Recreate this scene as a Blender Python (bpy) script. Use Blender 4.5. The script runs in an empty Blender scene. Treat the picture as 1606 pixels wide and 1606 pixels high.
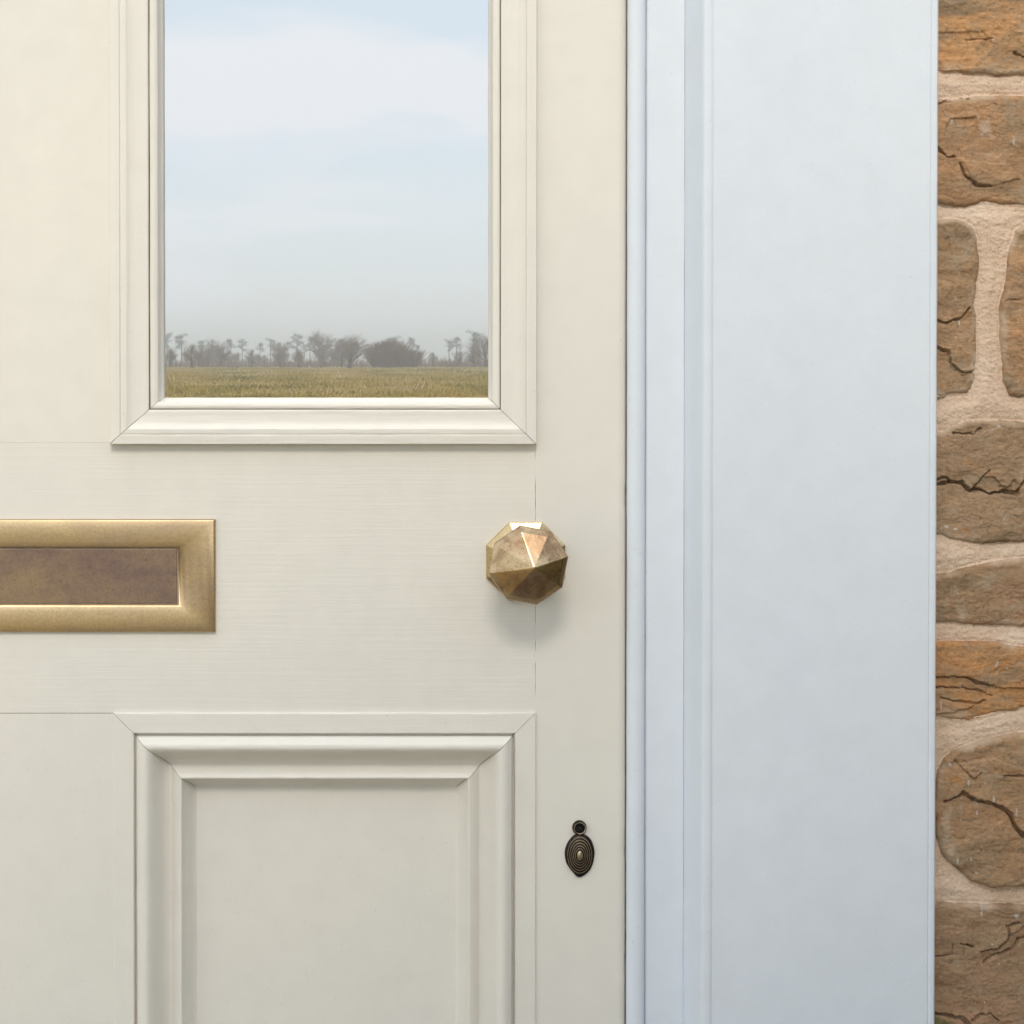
import bpy, bmesh, math, random
import numpy as np
from mathutils import Matrix, Vector
R = math.radians
random.seed(7)
rng = np.random.default_rng(7)
scene = bpy.context.scene
C = scene.collection

# ------------------------------------------------------------------ camera
S = 1 / 1606.0                # metres per photograph pixel on the door face
D = 2.0                       # camera to door face
XV, ZV = (700 - 803) * S, 1.10 + (803 - 560) * S
PITCH = R(0.9)
cam = bpy.data.cameras.new('camera')
cam_o = bpy.data.objects.new('camera', cam); C.objects.link(cam_o)
cam.sensor_width = 36; cam.lens = 36 * D
cam_o.location = (XV, -D, ZV)
cam_o.rotation_euler = (R(90) - PITCH, 0, 0)
cam.shift_x = (803 - 700) * S
cam.shift_y = -math.tan(math.atan((803 - 560) * S / D) - PITCH) * D
cam.clip_start = 0.05; cam.clip_end = 6000
scene.camera = cam_o

# ------------------------------------------------------------------ light
SUN_EL, SUN_AZ = R(38), R(2)        # azimuth measured from straight in front of the door towards the left
sun = bpy.data.lights.new('sun', 'SUN'); sun_o = bpy.data.objects.new('sun', sun); C.objects.link(sun_o)
sun.energy = 1.25; sun.angle = R(17); sun.color = (1.0, 0.91, 0.79)
sd = Vector((-math.sin(SUN_AZ) * math.cos(SUN_EL), -math.cos(SUN_AZ) * math.cos(SUN_EL), math.sin(SUN_EL)))
sun_o.rotation_euler = (-sd).to_track_quat('-Z', 'Y').to_euler()
sun_o.location = sd * 30

world = bpy.data.worlds.new('World'); scene.world = world; world.use_nodes = True
wn = world.node_tree.nodes; wl = world.node_tree.links
bg = wn['Background']; bg.inputs['Strength'].default_value = 0.10
sky = wn.new('ShaderNodeTexSky'); sky.sky_type = 'NISHITA'; sky.sun_disc = False
sky.sun_elevation = SUN_EL; sky.sun_rotation = math.atan2(sd.x, sd.y)
sky.dust_density = 0.8; sky.air_density = 1.0
tc = wn.new('ShaderNodeTexCoord'); mp = wn.new('ShaderNodeMapping')
mp.inputs['Rotation'].default_value = (0, R(9), 0)
mp.inputs['Scale'].default_value = (4, 4, 17); mp.inputs['Location'].default_value = (0.58, 9.31, 19.55)
nz = wn.new('ShaderNodeTexNoise'); nz.inputs['Scale'].default_value = 1.0; nz.inputs['Detail'].default_value = 7
nz.inputs['Roughness'].default_value = 0.55; nz.inputs['Distortion'].default_value = 0.35
rp = wn.new('ShaderNodeValToRGB'); rp.color_ramp.elements[0].position = 0.44; rp.color_ramp.elements[1].position = 0.56
rp.color_ramp.elements[0].color = (0.0, 0.0, 0.0, 1); rp.color_ramp.elements[1].color = (0.97, 0.97, 0.97, 1)
mx = wn.new('ShaderNodeMix'); mx.data_type = 'RGBA'
CLOUD = 10.0
mx.inputs['B'].default_value = (CLOUD * 0.95, CLOUD * 0.99, CLOUD * 1.05, 1)
wl.new(tc.outputs['Generated'], mp.inputs['Vector']); wl.new(mp.outputs['Vector'], nz.inputs['Vector'])
wl.new(nz.outputs['Fac'], rp.inputs['Fac']); wl.new(rp.outputs['Color'], mx.inputs['Factor'])
veil = wn.new('ShaderNodeMix'); veil.data_type = 'RGBA'; veil.inputs['Factor'].default_value = 0.82     # thin high cloud
veil.inputs['B'].default_value = (CLOUD * 0.76, CLOUD * 0.88, CLOUD * 1.0, 1)
wl.new(sky.outputs['Color'], veil.inputs['A']); wl.new(veil.outputs['Result'], mx.inputs['A']); wl.new(mx.outputs['Result'], bg.inputs['Color'])

scene.view_settings.view_transform = 'Standard'; scene.view_settings.look = 'None'
scene.view_settings.exposure = 0.56; scene.view_settings.gamma = 1.0
scene.render.engine = 'CYCLES'
scene.cycles.use_denoising = True
scene.cycles.max_bounces = 10; scene.cycles.volume_bounces = 1

# ------------------------------------------------------------------ helpers
def px(x, y=0.0): return XV + (x - 700) * S * (D + y) / D
def pz(p, y=0.0): return ZV - (p - 560) * S * (D + y) / D

def tag(o, label=None, cat=None, group=None, kind=None):
    if label: o['label'] = label
    if cat: o['category'] = cat
    if group: o['group'] = group
    if kind: o['kind'] = kind
    return o
def empty(name, loc=(0, 0, 0)):
    o = bpy.data.objects.new(name, None); C.objects.link(o); o.location = loc; o.empty_display_size = 0.1
    return o
def link(name, me, mat, parent=None, smooth=None):
    """mesh given in world coordinates; becomes ONE object, parented without moving"""
    o = bpy.data.objects.new(name, me); C.objects.link(o)
    for m in (mat if isinstance(mat, (list, tuple)) else [mat]):
        me.materials.append(m)
    if parent is not None:
        o.parent = parent
        if parent.type == 'EMPTY': o.matrix_parent_inverse = Matrix.Translation(-parent.location)   # mesh parents sit at the origin
    if smooth is not None:
        me.polygons.foreach_set('use_smooth', [True] * len(me.polygons))
        me.set_sharp_from_angle(angle=R(smooth))
        wm = o.modifiers.new('face_weighted', 'WEIGHTED_NORMAL'); wm.keep_sharp = True; wm.weight = 100; wm.mode = 'FACE_AREA'
    return o
def mesh(verts, faces):
    me = bpy.data.meshes.new('m'); me.from_pydata([tuple(map(float, v)) for v in verts], [], faces); me.update()
    return me
def bm_mesh(bm):
    bmesh.ops.recalc_face_normals(bm, faces=bm.faces)
    me = bpy.data.meshes.new('m'); bm.to_mesh(me); bm.free(); return me
def box_bm(x0, x1, y0, y1, z0, z1, bevel=0.0, seg=2):
    bm = bmesh.new(); bmesh.ops.create_cube(bm, size=1)
    for v in bm.verts:
        v.co = Vector(((x0 + x1) / 2 + v.co.x * (x1 - x0), (y0 + y1) / 2 + v.co.y * (y1 - y0), (z0 + z1) / 2 + v.co.z * (z1 - z0)))
    if bevel: bmesh.ops.bevel(bm, geom=bm.edges[:], offset=bevel, segments=seg, affect='EDGES', profile=0.5)
    return bm

_T = rng.random((512, 512))
def vnoise(x, y):
    xi = np.floor(x).astype(int); yi = np.floor(y).astype(int); fx = x - xi; fy = y - yi
    fx = fx * fx * (3 - 2 * fx); fy = fy * fy * (3 - 2 * fy)
    g = lambda a, b: _T[a & 511, b & 511]
    return (g(xi, yi) * (1 - fx) + g(xi + 1, yi) * fx) * (1 - fy) + (g(xi, yi + 1) * (1 - fx) + g(xi + 1, yi + 1) * fx) * fy
def fbm(x, y, o=4, r=0.5):
    s = 0; a = 1; t = 0
    for i in range(o):
        s = s + a * vnoise(x * 2 ** i + 17.3 * i, y * 2 ** i + 9.1 * i); t += a; a *= r
    return s / t * 2 - 1            # -1..1
def sstep(a, b, x):
    t = np.clip((x - a) / (b - a), 0, 1); return t * t * (3 - 2 * t)

# ------------------------------------------------------------------ materials
def mat(name):
    m = bpy.data.materials.new(name); m.use_nodes = True
    return m, m.node_tree.nodes, m.node_tree.links, m.node_tree.nodes['Principled BSDF']
def node(n, t, **kw):
    a = n.new('ShaderNode' + t)
    for k, v in kw.items():
        if k in a.inputs: a.inputs[k].default_value = v
        else: setattr(a, k, v)
    return a
def noise(n, l, scale, vec=(1, 1, 1), detail=4, rough=0.55, dist=0.0, coord='Object', loc=(0, 0, 0)):
    t = n.new('ShaderNodeTexCoord'); m = n.new('ShaderNodeMapping')
    m.inputs['Scale'].default_value = vec; m.inputs['Location'].default_value = loc
    l.new(t.outputs[coord], m.inputs['Vector'])
    z = node(n, 'TexNoise', Scale=scale, Detail=detail, Roughness=rough, Distortion=dist)
    l.new(m.outputs['Vector'], z.inputs['Vector'])
    return z.outputs['Fac']
def ramp(n, l, src, stops):
    r = n.new('ShaderNodeValToRGB'); e = r.color_ramp.elements
    while len(e) < len(stops): e.new(0.5)
    for q, (p, c) in zip(e, stops):
        q.position = p; q.color = tuple(c) + (1,) if len(c) == 3 else c
    l.new(src, r.inputs['Fac']); return r.outputs['Color']
def g(v): return (v, v, v)
def mixc(n, l, fac, a, b, mode='MIX'):
    m = n.new('ShaderNodeMix'); m.data_type = 'RGBA'; m.blend_type = mode
    for s, v in (('Factor', fac), ('A', a), ('B', b)):
        i = [q for q in m.inputs if q.name == s and (q.type == ('VALUE' if s == 'Factor' else 'RGBA'))][0]
        if isinstance(v, (int, float)): i.default_value = v
        elif isinstance(v, tuple): i.default_value = v + (1,) if len(v) == 3 else v
        else: l.new(v, i)
    return [o for o in m.outputs if o.type == 'RGBA'][0]
def math_(n, l, op, a, b=0.0):
    m = n.new('ShaderNodeMath'); m.operation = op
    for i, v in enumerate((a, b)):
        if isinstance(v, (int, float)): m.inputs[i].default_value = v
        else: l.new(v, m.inputs[i])
    return m.outputs[0]
def bump(n, l, pairs, b):
    prev = None
    for h, dist, st in pairs:
        u = node(n, 'Bump', Strength=st, Distance=dist); l.new(h, u.inputs['Height'])
        if prev: l.new(prev, u.inputs['Normal'])
        prev = u.outputs['Normal']
    l.new(prev, b.inputs['Normal'])

def paint(name, base, axis, rough=0.42, brush=1.0, peel=0.6):
    m, n, l, b = mat(name)
    b.inputs['Roughness'].default_value = rough
    b.inputs['Specular IOR Level'].default_value = 0.45
    v = {'h': (5, 60, 260), 'v': (260, 60, 5)}[axis]
    v2 = {'h': (14, 60, 700), 'v': (700, 60, 14)}[axis]
    lo = noise(n, l, 3.0, (1, 1, 1), 3)
    mid = noise(n, l, 34.0, (1, 1, 1), 4)
    dust = noise(n, l, 520.0, (1, 1, 1), 2)
    c = ramp(n, l, lo, [(0.3, tuple(q * 0.965 for q in base)), (0.7, (min(base[0] * 1.02, .9), base[1] * 1.0, base[2] * 0.985))])
    c2 = mixc(n, l, 1.0, c, ramp(n, l, mid, [(0.3, g(0.96)), (0.7, g(1.0))]), 'MULTIPLY')
    c3 = mixc(n, l, 1.0, c2, ramp(n, l, dust, [(0.24, g(0.80)), (0.33, g(1.0))]), 'MULTIPLY')
    l.new(c3, b.inputs['Base Color'])
    s1 = noise(n, l, 1.0, v, 3, 0.6); s2 = noise(n, l, 1.0, v2, 2, 0.6)
    fine = noise(n, l, 700.0, (1, 1, 1), 2); lump = noise(n, l, 9.0, (1, 1, 1), 2)
    bump(n, l, [(lump, 0.0012, 0.25), (s1, 0.00035, 0.55 * brush), (s2, 0.00016, 0.6 * brush), (fine, 0.00010, peel)], b)
    return m
CREAM = (0.765, 0.735, 0.665)
WHITE = (0.73, 0.782, 0.845)
cream_h = paint('cream_gloss_brushed_across', CREAM, 'h')
cream_v = paint('cream_gloss_brushed_upright', CREAM, 'v', brush=0.55)
white_v = paint('white_gloss_brushed_upright', WHITE, 'v', 0.38, 0.5, 1.0)
white_h = paint('white_gloss_brushed_across', WHITE, 'h', 0.38, 0.5, 1.0)

def brass(name, bright, dull, r0, r1, sc=22, vec=(1, 1, 1), cut=(0.35, 0.65), dirt=None):
    m, n, l, b = mat(name)
    b.inputs['Metallic'].default_value = 1.0
    a = noise(n, l, sc, vec, 6, 0.62, 0.4); f = noise(n, l, 420, (1, 1, 1), 3); sp = noise(n, l, 140, (1, 1, 1), 4, 0.7)
    c = ramp(n, l, a, [(cut[0], dull), (cut[1], bright)])
    c = mixc(n, l, 1.0, c, ramp(n, l, f, [(0.3, g(0.82)), (0.7, g(1.0))]), 'MULTIPLY')
    c = mixc(n, l, 1.0, c, ramp(n, l, sp, [(0.28, dirt or g(0.55)), (0.42, g(1.0))]), 'MULTIPLY')
    l.new(c, b.inputs['Base Color'])
    l.new(ramp(n, l, a, [(cut[0], g(r1)), (cut[1], g(r0))]), b.inputs['Roughness'])
    bump(n, l, [(f, 0.0001, 0.35), (sp, 0.0002, 0.35)], b)
    return m
brass_knob = brass('worn_brass', (0.62, 0.45, 0.26), (0.33, 0.20, 0.115), 0.15, 0.32, 45)
brass_rose = brass('bright_brass', (0.70, 0.56, 0.33), (0.55, 0.40, 0.2), 0.22, 0.36, 30)
brass_plate = brass('satin_brass', (0.72, 0.53, 0.30), (0.57, 0.42, 0.265), 0.32, 0.42, 14, (1, 1, 2.2), dirt=g(0.86))
brass_flap = brass('tarnished_brass', (0.40, 0.29, 0.18), (0.27, 0.185, 0.155), 0.45, 0.55, 16, (1, 1, 1.4), dirt=g(0.75))
bronze_dark = brass('blackened_bronze', (0.045, 0.035, 0.03), (0.02, 0.018, 0.022), 0.35, 0.5, 60)
bronze_ridge = brass('rubbed_bronze', (0.62, 0.50, 0.33), (0.36, 0.27, 0.18), 0.28, 0.42, 120)

def plain(name, col, rough=0.8, var=0.2, sc=20, metallic=0.0):
    m, n, l, b = mat(name)
    b.inputs['Roughness'].default_value = rough; b.inputs['Metallic'].default_value = metallic
    a = noise(n, l, sc, (1, 1, 1), 5, 0.6)
    l.new(ramp(n, l, a, [(0.3, tuple(c * (1 - var) for c in col)), (0.7, tuple(c * (1 + var) for c in col))]), b.inputs['Base Color'])
    return m
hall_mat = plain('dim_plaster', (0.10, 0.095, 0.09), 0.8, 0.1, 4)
seal_mat = plain('black_rubber', (0.02, 0.02, 0.02), 0.6, 0.2, 60)
step_mat = plain('worn_stone_slab', (0.30, 0.28, 0.24), 0.85, 0.25, 9)
bark_mat = plain('grey_brown_bark', (0.12, 0.09, 0.07), 0.9, 0.3, 2)
twig_mat = plain('brown_twigs', (0.30, 0.21, 0.155), 0.9, 0.35, .4)
needle_mat = plain('grey_green_needles', (0.07, 0.085, 0.055), 0.8, 0.3, 1)
def straw():
    m, n, l, b = mat('dry_grass_blades'); b.inputs['Roughness'].default_value = 0.85
    a = noise(n, l, 0.22, (1, .35, 1), 5, 0.65); f = noise(n, l, 3.0, (1, 1, 1), 3)
    c = ramp(n, l, a, [(0.36, (0.34, 0.30, 0.08)), (0.46, (0.60, 0.45, 0.12)), (0.55, (0.72, 0.52, 0.18)), (0.66, (0.80, 0.62, 0.33))])
    l.new(mixc(n, l, 1.0, c, ramp(n, l, f, [(0.3, g(0.7)), (0.7, g(1.1))]), 'MULTIPLY'), b.inputs['Base Color']); return m
straw_mat = straw()
rust_mat = plain('russet_twigs', (0.24, 0.135, 0.09), 0.9, 0.3, 1)

def ground_mat():
    m, n, l, b = mat('rough_pasture'); b.inputs['Roughness'].default_value = 0.95
    a = noise(n, l, 0.06, (1, 1, 1), 8, 0.65); f = noise(n, l, 1.4, (1, 1, 1), 6, 0.7)
    c = ramp(n, l, a, [(0.38, (0.16, 0.16, 0.05)), (0.5, (0.32, 0.26, 0.09)), (0.62, (0.48, 0.36, 0.16))])
    c = mixc(n, l, 1.0, c, ramp(n, l, f, [(0.3, g(0.65)), (0.7, g(1.15))]), 'MULTIPLY')
    l.new(c, b.inputs['Base Color']); return m
def sandstone():
    m, n, l, b = mat('weathered_sandstone'); b.inputs['Roughness'].default_value = 0.9
    b.inputs['Specular IOR Level'].default_value = 0.25
    oi = n.new('ShaderNodeObjectInfo')
    a = noise(n, l, 16, (1, 1, 1.8), 6, 0.65, 0.6)
    bed = noise(n, l, 30, (0.5, 1, 3.2), 5, 0.65, 0.8)
    st = noise(n, l, 38, (1, 1, 1.5), 4, 0.6, 0.5, loc=(3, 1, 2))
    sp = noise(n, l, 230, (1, 1, 1.3), 4, 0.75)
    gr = noise(n, l, 900, (1, 1, 1), 2, 0.7)
    fl = noise(n, l, 210, (1.6, 1, 0.7), 3, 0.6, loc=(5, 5, 5))
    c = mixc(n, l, ramp(n, l, a, [(0.38, g(0)), (0.64, g(1))]), oi.outputs['Color'], (0.285, 0.19, 0.11))
    c = mixc(n, l, 1.0, c, ramp(n, l, bed, [(0.28, g(0.78)), (0.5, g(1.05)), (0.72, g(1.3))]), 'MULTIPLY')
    c = mixc(n, l, math_(n, l, 'MULTIPLY', ramp(n, l, st, [(0.60, g(0)), (0.74, g(1))]), 0.55), c, (0.40, 0.175, 0.05))
    c = mixc(n, l, 1.0, c, ramp(n, l, sp, [(0.27, g(0.50)), (0.46, g(0.98)), (0.58, g(1.04)), (0.74, g(1.5))]), 'MULTIPLY')
    gy = noise(n, l, 44, (1, 1, 1), 6, 0.7, 0.7, loc=(8, 2, 6))
    c = mixc(n, l, math_(n, l, 'MULTIPLY', ramp(n, l, gy, [(0.53, g(0)), (0.66, g(1))]), 0.6), c, (0.36, 0.285, 0.20))
    dk = noise(n, l, 70, (1, 1, 1), 5, 0.7, 0.5, loc=(1, 9, 3))
    c = mixc(n, l, math_(n, l, 'MULTIPLY', ramp(n, l, dk, [(0.60, g(0)), (0.72, g(1))]), 0.5), c, (0.15, 0.095, 0.06))
    c = mixc(n, l, math_(n, l, 'MULTIPLY', ramp(n, l, fl, [(0.70, g(0)), (0.73, g(1))]), 0.75), c, (0.62, 0.56, 0.50))
    at = n.new('ShaderNodeAttribute'); at.attribute_name = 'smear'
    c = mixc(n, l, at.outputs['Fac'], c, (0.50, 0.385, 0.275))
    mo = n.new('ShaderNodeAttribute'); mo.attribute_name = 'moss'
    c = mixc(n, l, math_(n, l, 'MULTIPLY', mo.outputs['Fac'], 0.8), c, (0.11, 0.115, 0.035))
    pf = n.new('ShaderNodeAttribute'); pf.attribute_name = 'fleck'
    c = mixc(n, l, pf.outputs['Fac'], c, (0.70, 0.68, 0.68))
    l.new(c, b.inputs['Base Color'])
    bump(n, l, [(bed, 0.003, 0.22), (sp, 0.0011, 0.6), (gr, 0.0005, 0.7)], b)
    return m
def mortar_mat():
    m, n, l, b = mat('lime_mortar'); b.inputs['Roughness'].default_value = 0.95
    b.inputs['Specular IOR Level'].default_value = 0.2
    a = noise(n, l, 18, (1, 1, 1), 5); s = noise(n, l, 420, (1, 1, 1), 3, 0.75); q = noise(n, l, 750, (1, 1, 1), 2, 0.7)
    c = ramp(n, l, a, [(0.3, (0.64, 0.46, 0.325)), (0.5, (0.72, 0.535, 0.395)), (0.7, (0.76, 0.60, 0.46))])
    c = mixc(n, l, 1.0, c, ramp(n, l, s, [(0.26, (0.55, 0.5, 0.46)), (0.42, g(1.0)), (0.75, g(1.1))]), 'MULTIPLY')
    l.new(c, b.inputs['Base Color'])
    bump(n, l, [(s, 0.0018, 0.8), (q, 0.0009, 0.8)], b)
    return m
stone_m, mortar_m, pasture_m = sandstone(), mortar_mat(), ground_mat()

def pane_mat():
    """half-silvered reflective glazing: part mirror, part dark clear glass"""
    m, n, l, b = mat('reflective_glass'); n.remove(b)
    gl = n.new('ShaderNodeBsdfGlossy'); gl.inputs['Roughness'].default_value = 0.0; gl.inputs['Color'].default_value = (0.99, 0.985, 0.975, 1)
    tr = n.new('ShaderNodeBsdfTransparent'); tr.inputs['Color'].default_value = (0.55, 0.58, 0.58, 1)
    ms = n.new('ShaderNodeMixShader'); ms.inputs[0].default_value = 0.61
    l.new(tr.outputs[0], ms.inputs[1]); l.new(gl.outputs[0], ms.inputs[2])
    l.new(ms.outputs[0], n['Material Output'].inputs['Surface']); return m
def clear_mat():
    m, n, l, b = mat('glass_edge'); n.remove(b)
    tr = n.new('ShaderNodeBsdfTransparent'); tr.inputs['Color'].default_value = (0.8, 0.9, 0.86, 1)
    l.new(tr.outputs[0], n['Material Output'].inputs['Surface']); return m
pane_m, edge_m = pane_mat(), clear_mat()

# ------------------------------------------------------------------ setting
GY0 = 600
gm = mesh([(-2500, -2500, 0), (2500, -2500, 0), (2500, 600, 0), (-2500, 600, 0)], [(0, 1, 2, 3)])
tag(link('ground', gm, pasture_m), kind='structure')
path_m = plain('grey_gravel_path', (0.20, 0.18, 0.15), 0.95, 0.3, 40)
tag(link('path', mesh([(-1.1, -14, .004), (1.0, -14, .004), (1.0, -0.42, .004), (-1.1, -0.42, .004)], [(0, 1, 2, 3)]), path_m), kind='structure')
# hallway behind the glass
XC = px(70)                                     # door centre line
hx0, hx1 = XC - 0.75, XC + 0.75
hv = [(hx0, .09, .1), (hx1, .09, .1), (hx1, 3.6, .1), (hx0, 3.6, .1), (hx0, .09, 2.5), (hx1, .09, 2.5), (hx1, 3.6, 2.5), (hx0, 3.6, 2.5)]
tag(link('hallway', mesh(hv, [(0, 1, 2, 3), (7, 6, 5, 4), (1, 5, 6, 2), (2, 6, 7, 3), (3, 7, 4, 0)]), hall_mat), kind='structure')

# ------------------------------------------------------------------ stone wall
WY = -0.026                                      # general face of the stones
def sdf_poly(P, X, Y):
    P = np.asarray(P, float); d = np.full(X.shape, 1e9); inside = np.zeros(X.shape, bool)
    for i in range(len(P)):
        a = P[i]; b = P[(i + 1) % len(P)]; e = b - a
        t = np.clip(((X - a[0]) * e[0] + (Y - a[1]) * e[1]) / max(e @ e, 1e-9), 0, 1)
        d = np.minimum(d, np.hypot(X - a[0] - t * e[0], Y - a[1] - t * e[1]))
        c = (a[1] > Y) != (b[1] > Y)
        with np.errstate(divide='ignore', invalid='ignore'):
            xi = a[0] + (Y - a[1]) * e[0] / (e[1] if e[1] else 1e-9)
        inside ^= c & (X < xi)
    return np.where(inside, d, -d)               # positive inside
def line_dist(P, X, Y):
    d = np.full(X.shape, 1e9)
    for a, b in zip(P[:-1], P[1:]):
        a = np.array(a, float); e = np.array(b, float) - a
        t = np.clip(((X - a[0]) * e[0] + (Y - a[1]) * e[1]) / max(e @ e, 1e-9), 0, 1)
        d = np.minimum(d, np.hypot(X - a[0] - t * e[0], Y - a[1] - t * e[1]))
    return d
def grid_mesh(X, Y, H, keep, attrs):
    ny, nx = X.shape
    idx = -np.ones(X.shape, int)
    q = keep[:-1, :-1] & keep[1:, :-1] & keep[:-1, 1:] & keep[1:, 1:]
    use = np.zeros(X.shape, bool)
    use[:-1, :-1] |= q; use[1:, :-1] |= q; use[:-1, 1:] |= q; use[1:, 1:] |= q
    idx[use] = np.arange(use.sum())
    yy = WY - H / 1000.0
    kk = (D + WY) / D
    V = np.stack([XV + (X - 700) * S * kk, yy, ZV - (Y - 560) * S * kk], -1)[use]
    a, b, c, d = idx[:-1, :-1][q], idx[:-1, 1:][q], idx[1:, 1:][q], idx[1:, :-1][q]
    F = np.stack([a, d, c, b], -1)
    me = bpy.data.meshes.new('m')
    me.vertices.add(len(V)); me.vertices.foreach_set('co', V.ravel().astype(np.float32))
    me.loops.add(F.size); me.loops.foreach_set('vertex_index', F.ravel().astype(np.int32))
    me.polygons.add(len(F)); me.polygons.foreach_set('loop_start', np.arange(0, F.size, 4, dtype=np.int32))
    me.polygons.foreach_set('loop_total', np.full(len(F), 4, np.int32))
    me.update(calc_edges=True); me.validate()
    me.polygons.foreach_set('use_smooth', [True] * len(F))
    for nm, A in attrs.items():
        at = me.attributes.new(nm, 'FLOAT', 'POINT'); at.data.foreach_set('value', A[use].astype(np.float32))
    return me
wall = empty('stone_wall', (px(1600), 0.0, 0.0))
tag(wall, 'rough brown sandstone wall with pale pinkish mortar beside the white door frame', 'wall', None, 'thing')
TONES = [(0.33, 0.175, 0.075), (0.27, 0.155, 0.08), (0.36, 0.19, 0.075), (0.25, 0.16, 0.095), (0.30, 0.165, 0.08)]
ALL = []
def stone(poly, step, tone, cracks=(), flakes=(), seed=0, round_px=9, moss=None, lift=0.0):
    P = np.asarray(poly, float)
    x0, y0 = P.min(0) - 12; x1, y1 = P.max(0) + 12
    X, Y = np.meshgrid(np.arange(x0, x1, step), np.arange(y0, y1, step))
    k = seed * 37.7
    d = sdf_poly(P, X, Y)
    if step < 3: d = d + 3.2 * fbm(X / 26 + k, Y / 26, 4, .6)
    H = lift + 3.6 * fbm(X / 90 + k, Y / 70 + k, 3) + 0.8 * fbm(X / 22 + k, Y / 15, 4, .5) + 0.45 * fbm(X / 5 + k, Y / 4, 3, .6)
    if step < 3:                                  # shallow broken ledges
        t = fbm(X / 60 + k * 1.7, Y / 34 + k, 4, .55)
        for lv in (-0.22, 0.05, 0.30): H += 0.55 * sstep(lv - .012, lv + .012, t)
    for fl in flakes:                             # spalled areas: polygon, depth in mm
        f = sdf_poly(fl[0], X, Y) + 2.0 * fbm(X / 9, Y / 9 + k, 3)
        H -= fl[1] * sstep(-0.8, 1.2, f)
    for cr in cracks:                             # polyline, width px, depth mm, step mm (below the line pushed back)
        L = line_dist(cr[0], X + 2.2 * fbm(X / 8 + k, Y / 8, 3), Y + 2.2 * fbm(X / 8, Y / 8 + k, 3))
        w = cr[1] * np.clip(0.75 + 0.95 * fbm(X / 16 + k, Y / 16 + k, 3, .6), .22, 1.5)
        H -= cr[2] * (1 - sstep(w * 0.4, w, L))
    e = np.clip(d / round_px, 0, 1)
    H -= 6.0 * (1 - np.sqrt(np.clip(1 - (1 - e) ** 2, 0, 1)))
    H = np.where(d < 0, H - 3.2 * np.minimum(-d, 7), H)
    sm = (1 - sstep(-1, 13, d + 7 * fbm(X / 18 + k, Y / 14, 4, .6))) * sstep(-.25, .35, fbm(X / 45, Y / 45 + k, 3)) * .9
    A = {'smear': sm, 'moss': np.zeros_like(X), 'fleck': np.zeros_like(X)}
    if step < 3:
        for fx, fy, fw, fh in FLECKS:             # splashes and runs of white paint
            q = np.hypot((X - fx) / fw, (Y - fy) / fh) + .5 * fbm(X / 3, Y / 4 + k, 3, .6)
            A['fleck'] = np.maximum(A['fleck'], .62 * (1 - sstep(.45, 1.15, q)) * (.55 + .45 * vnoise(X / 5, Y / 5 + k)))
        for fp in BLOOM:                          # pale lime bloom
            A['smear'] = np.maximum(A['smear'], .55 * sstep(-3, 9, sdf_poly(fp, X, Y) + 12 * fbm(X / 9, Y / 16 + k, 4, .65)))
    if moss: A['moss'] = sstep(-2, 16, sdf_poly(moss, X, Y) + 16 * fbm(X / 10, Y / 10, 5, .7))
    o = link('stone', grid_mesh(X, Y, H, d > -7, A), stone_m, wall)
    o.color = tuple(np.array(tone) * random.uniform(1.15, 1.25)) + (1,)
    ALL.append(P); return o
def rect(x0, y0, x1, y1, j=6, n=4):
    """wobbly rounded rectangle in photograph pixels"""
    pts = []
    r = min(16, (y1 - y0) * .2)
    def side(a, b):
        for i in range(n):
            t = i / n; pts.append((a[0] + (b[0] - a[0]) * t + random.uniform(-j, j) * .5, a[1] + (b[1] - a[1]) * t + random.uniform(-j, j) * .5))
    side((x0 + r, y0), (x1 - r, y0)); side((x1, y0 + r), (x1, y1 - r)); side((x1 - r, y1), (x0 + r, y1)); side((x0, y1 - r), (x0, y0 + r))
    return pts
FLECKS = [(1564, 1042, 2.4, 6), (1478, 1106, 1.4, 9), (1533, 1260, 3, 3), (1559, 1255, 2.2, 7), (1534, 1276, 1.6, 4), (1595, 1275, 1.6, 7), (1504, 1351, 1.2, 8), (1525, 1348, 1.2, 5), (1537, 1336, 2, 2),
          (1543, 1432, 1.6, 9), (1598, 1440, 4, 6), (1555, 64, 2, 4), (1492, 190, 2, 5), (1505, 506, 1.2, 6), (1531, 561, 1.6, 4), (1588, 222, 1.6, 7), (1500, 830, 3, 2.4), (1486, 826, 4, 2), (1509, 1079, 3, 2), (1568, 668, 3, 2.5), (1520, 1228, 2, 5), (1491, 1200, 3, 3)]
BLOOM = [[(1478, 1275), (1492, 1268), (1502, 1330), (1500, 1356), (1484, 1340)], [(1530, 180), (1550, 190), (1556, 220), (1538, 215)], [(1500, 950), (1516, 945), (1520, 978), (1500, 976)], [(1470, 1105), (1525, 1116), (1540, 1126), (1500, 1134), (1470, 1128)], [(1475, 95), (1505, 100), (1500, 116), (1470, 116)]]
LX = 1436                                         # stones run in behind the frame
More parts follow.
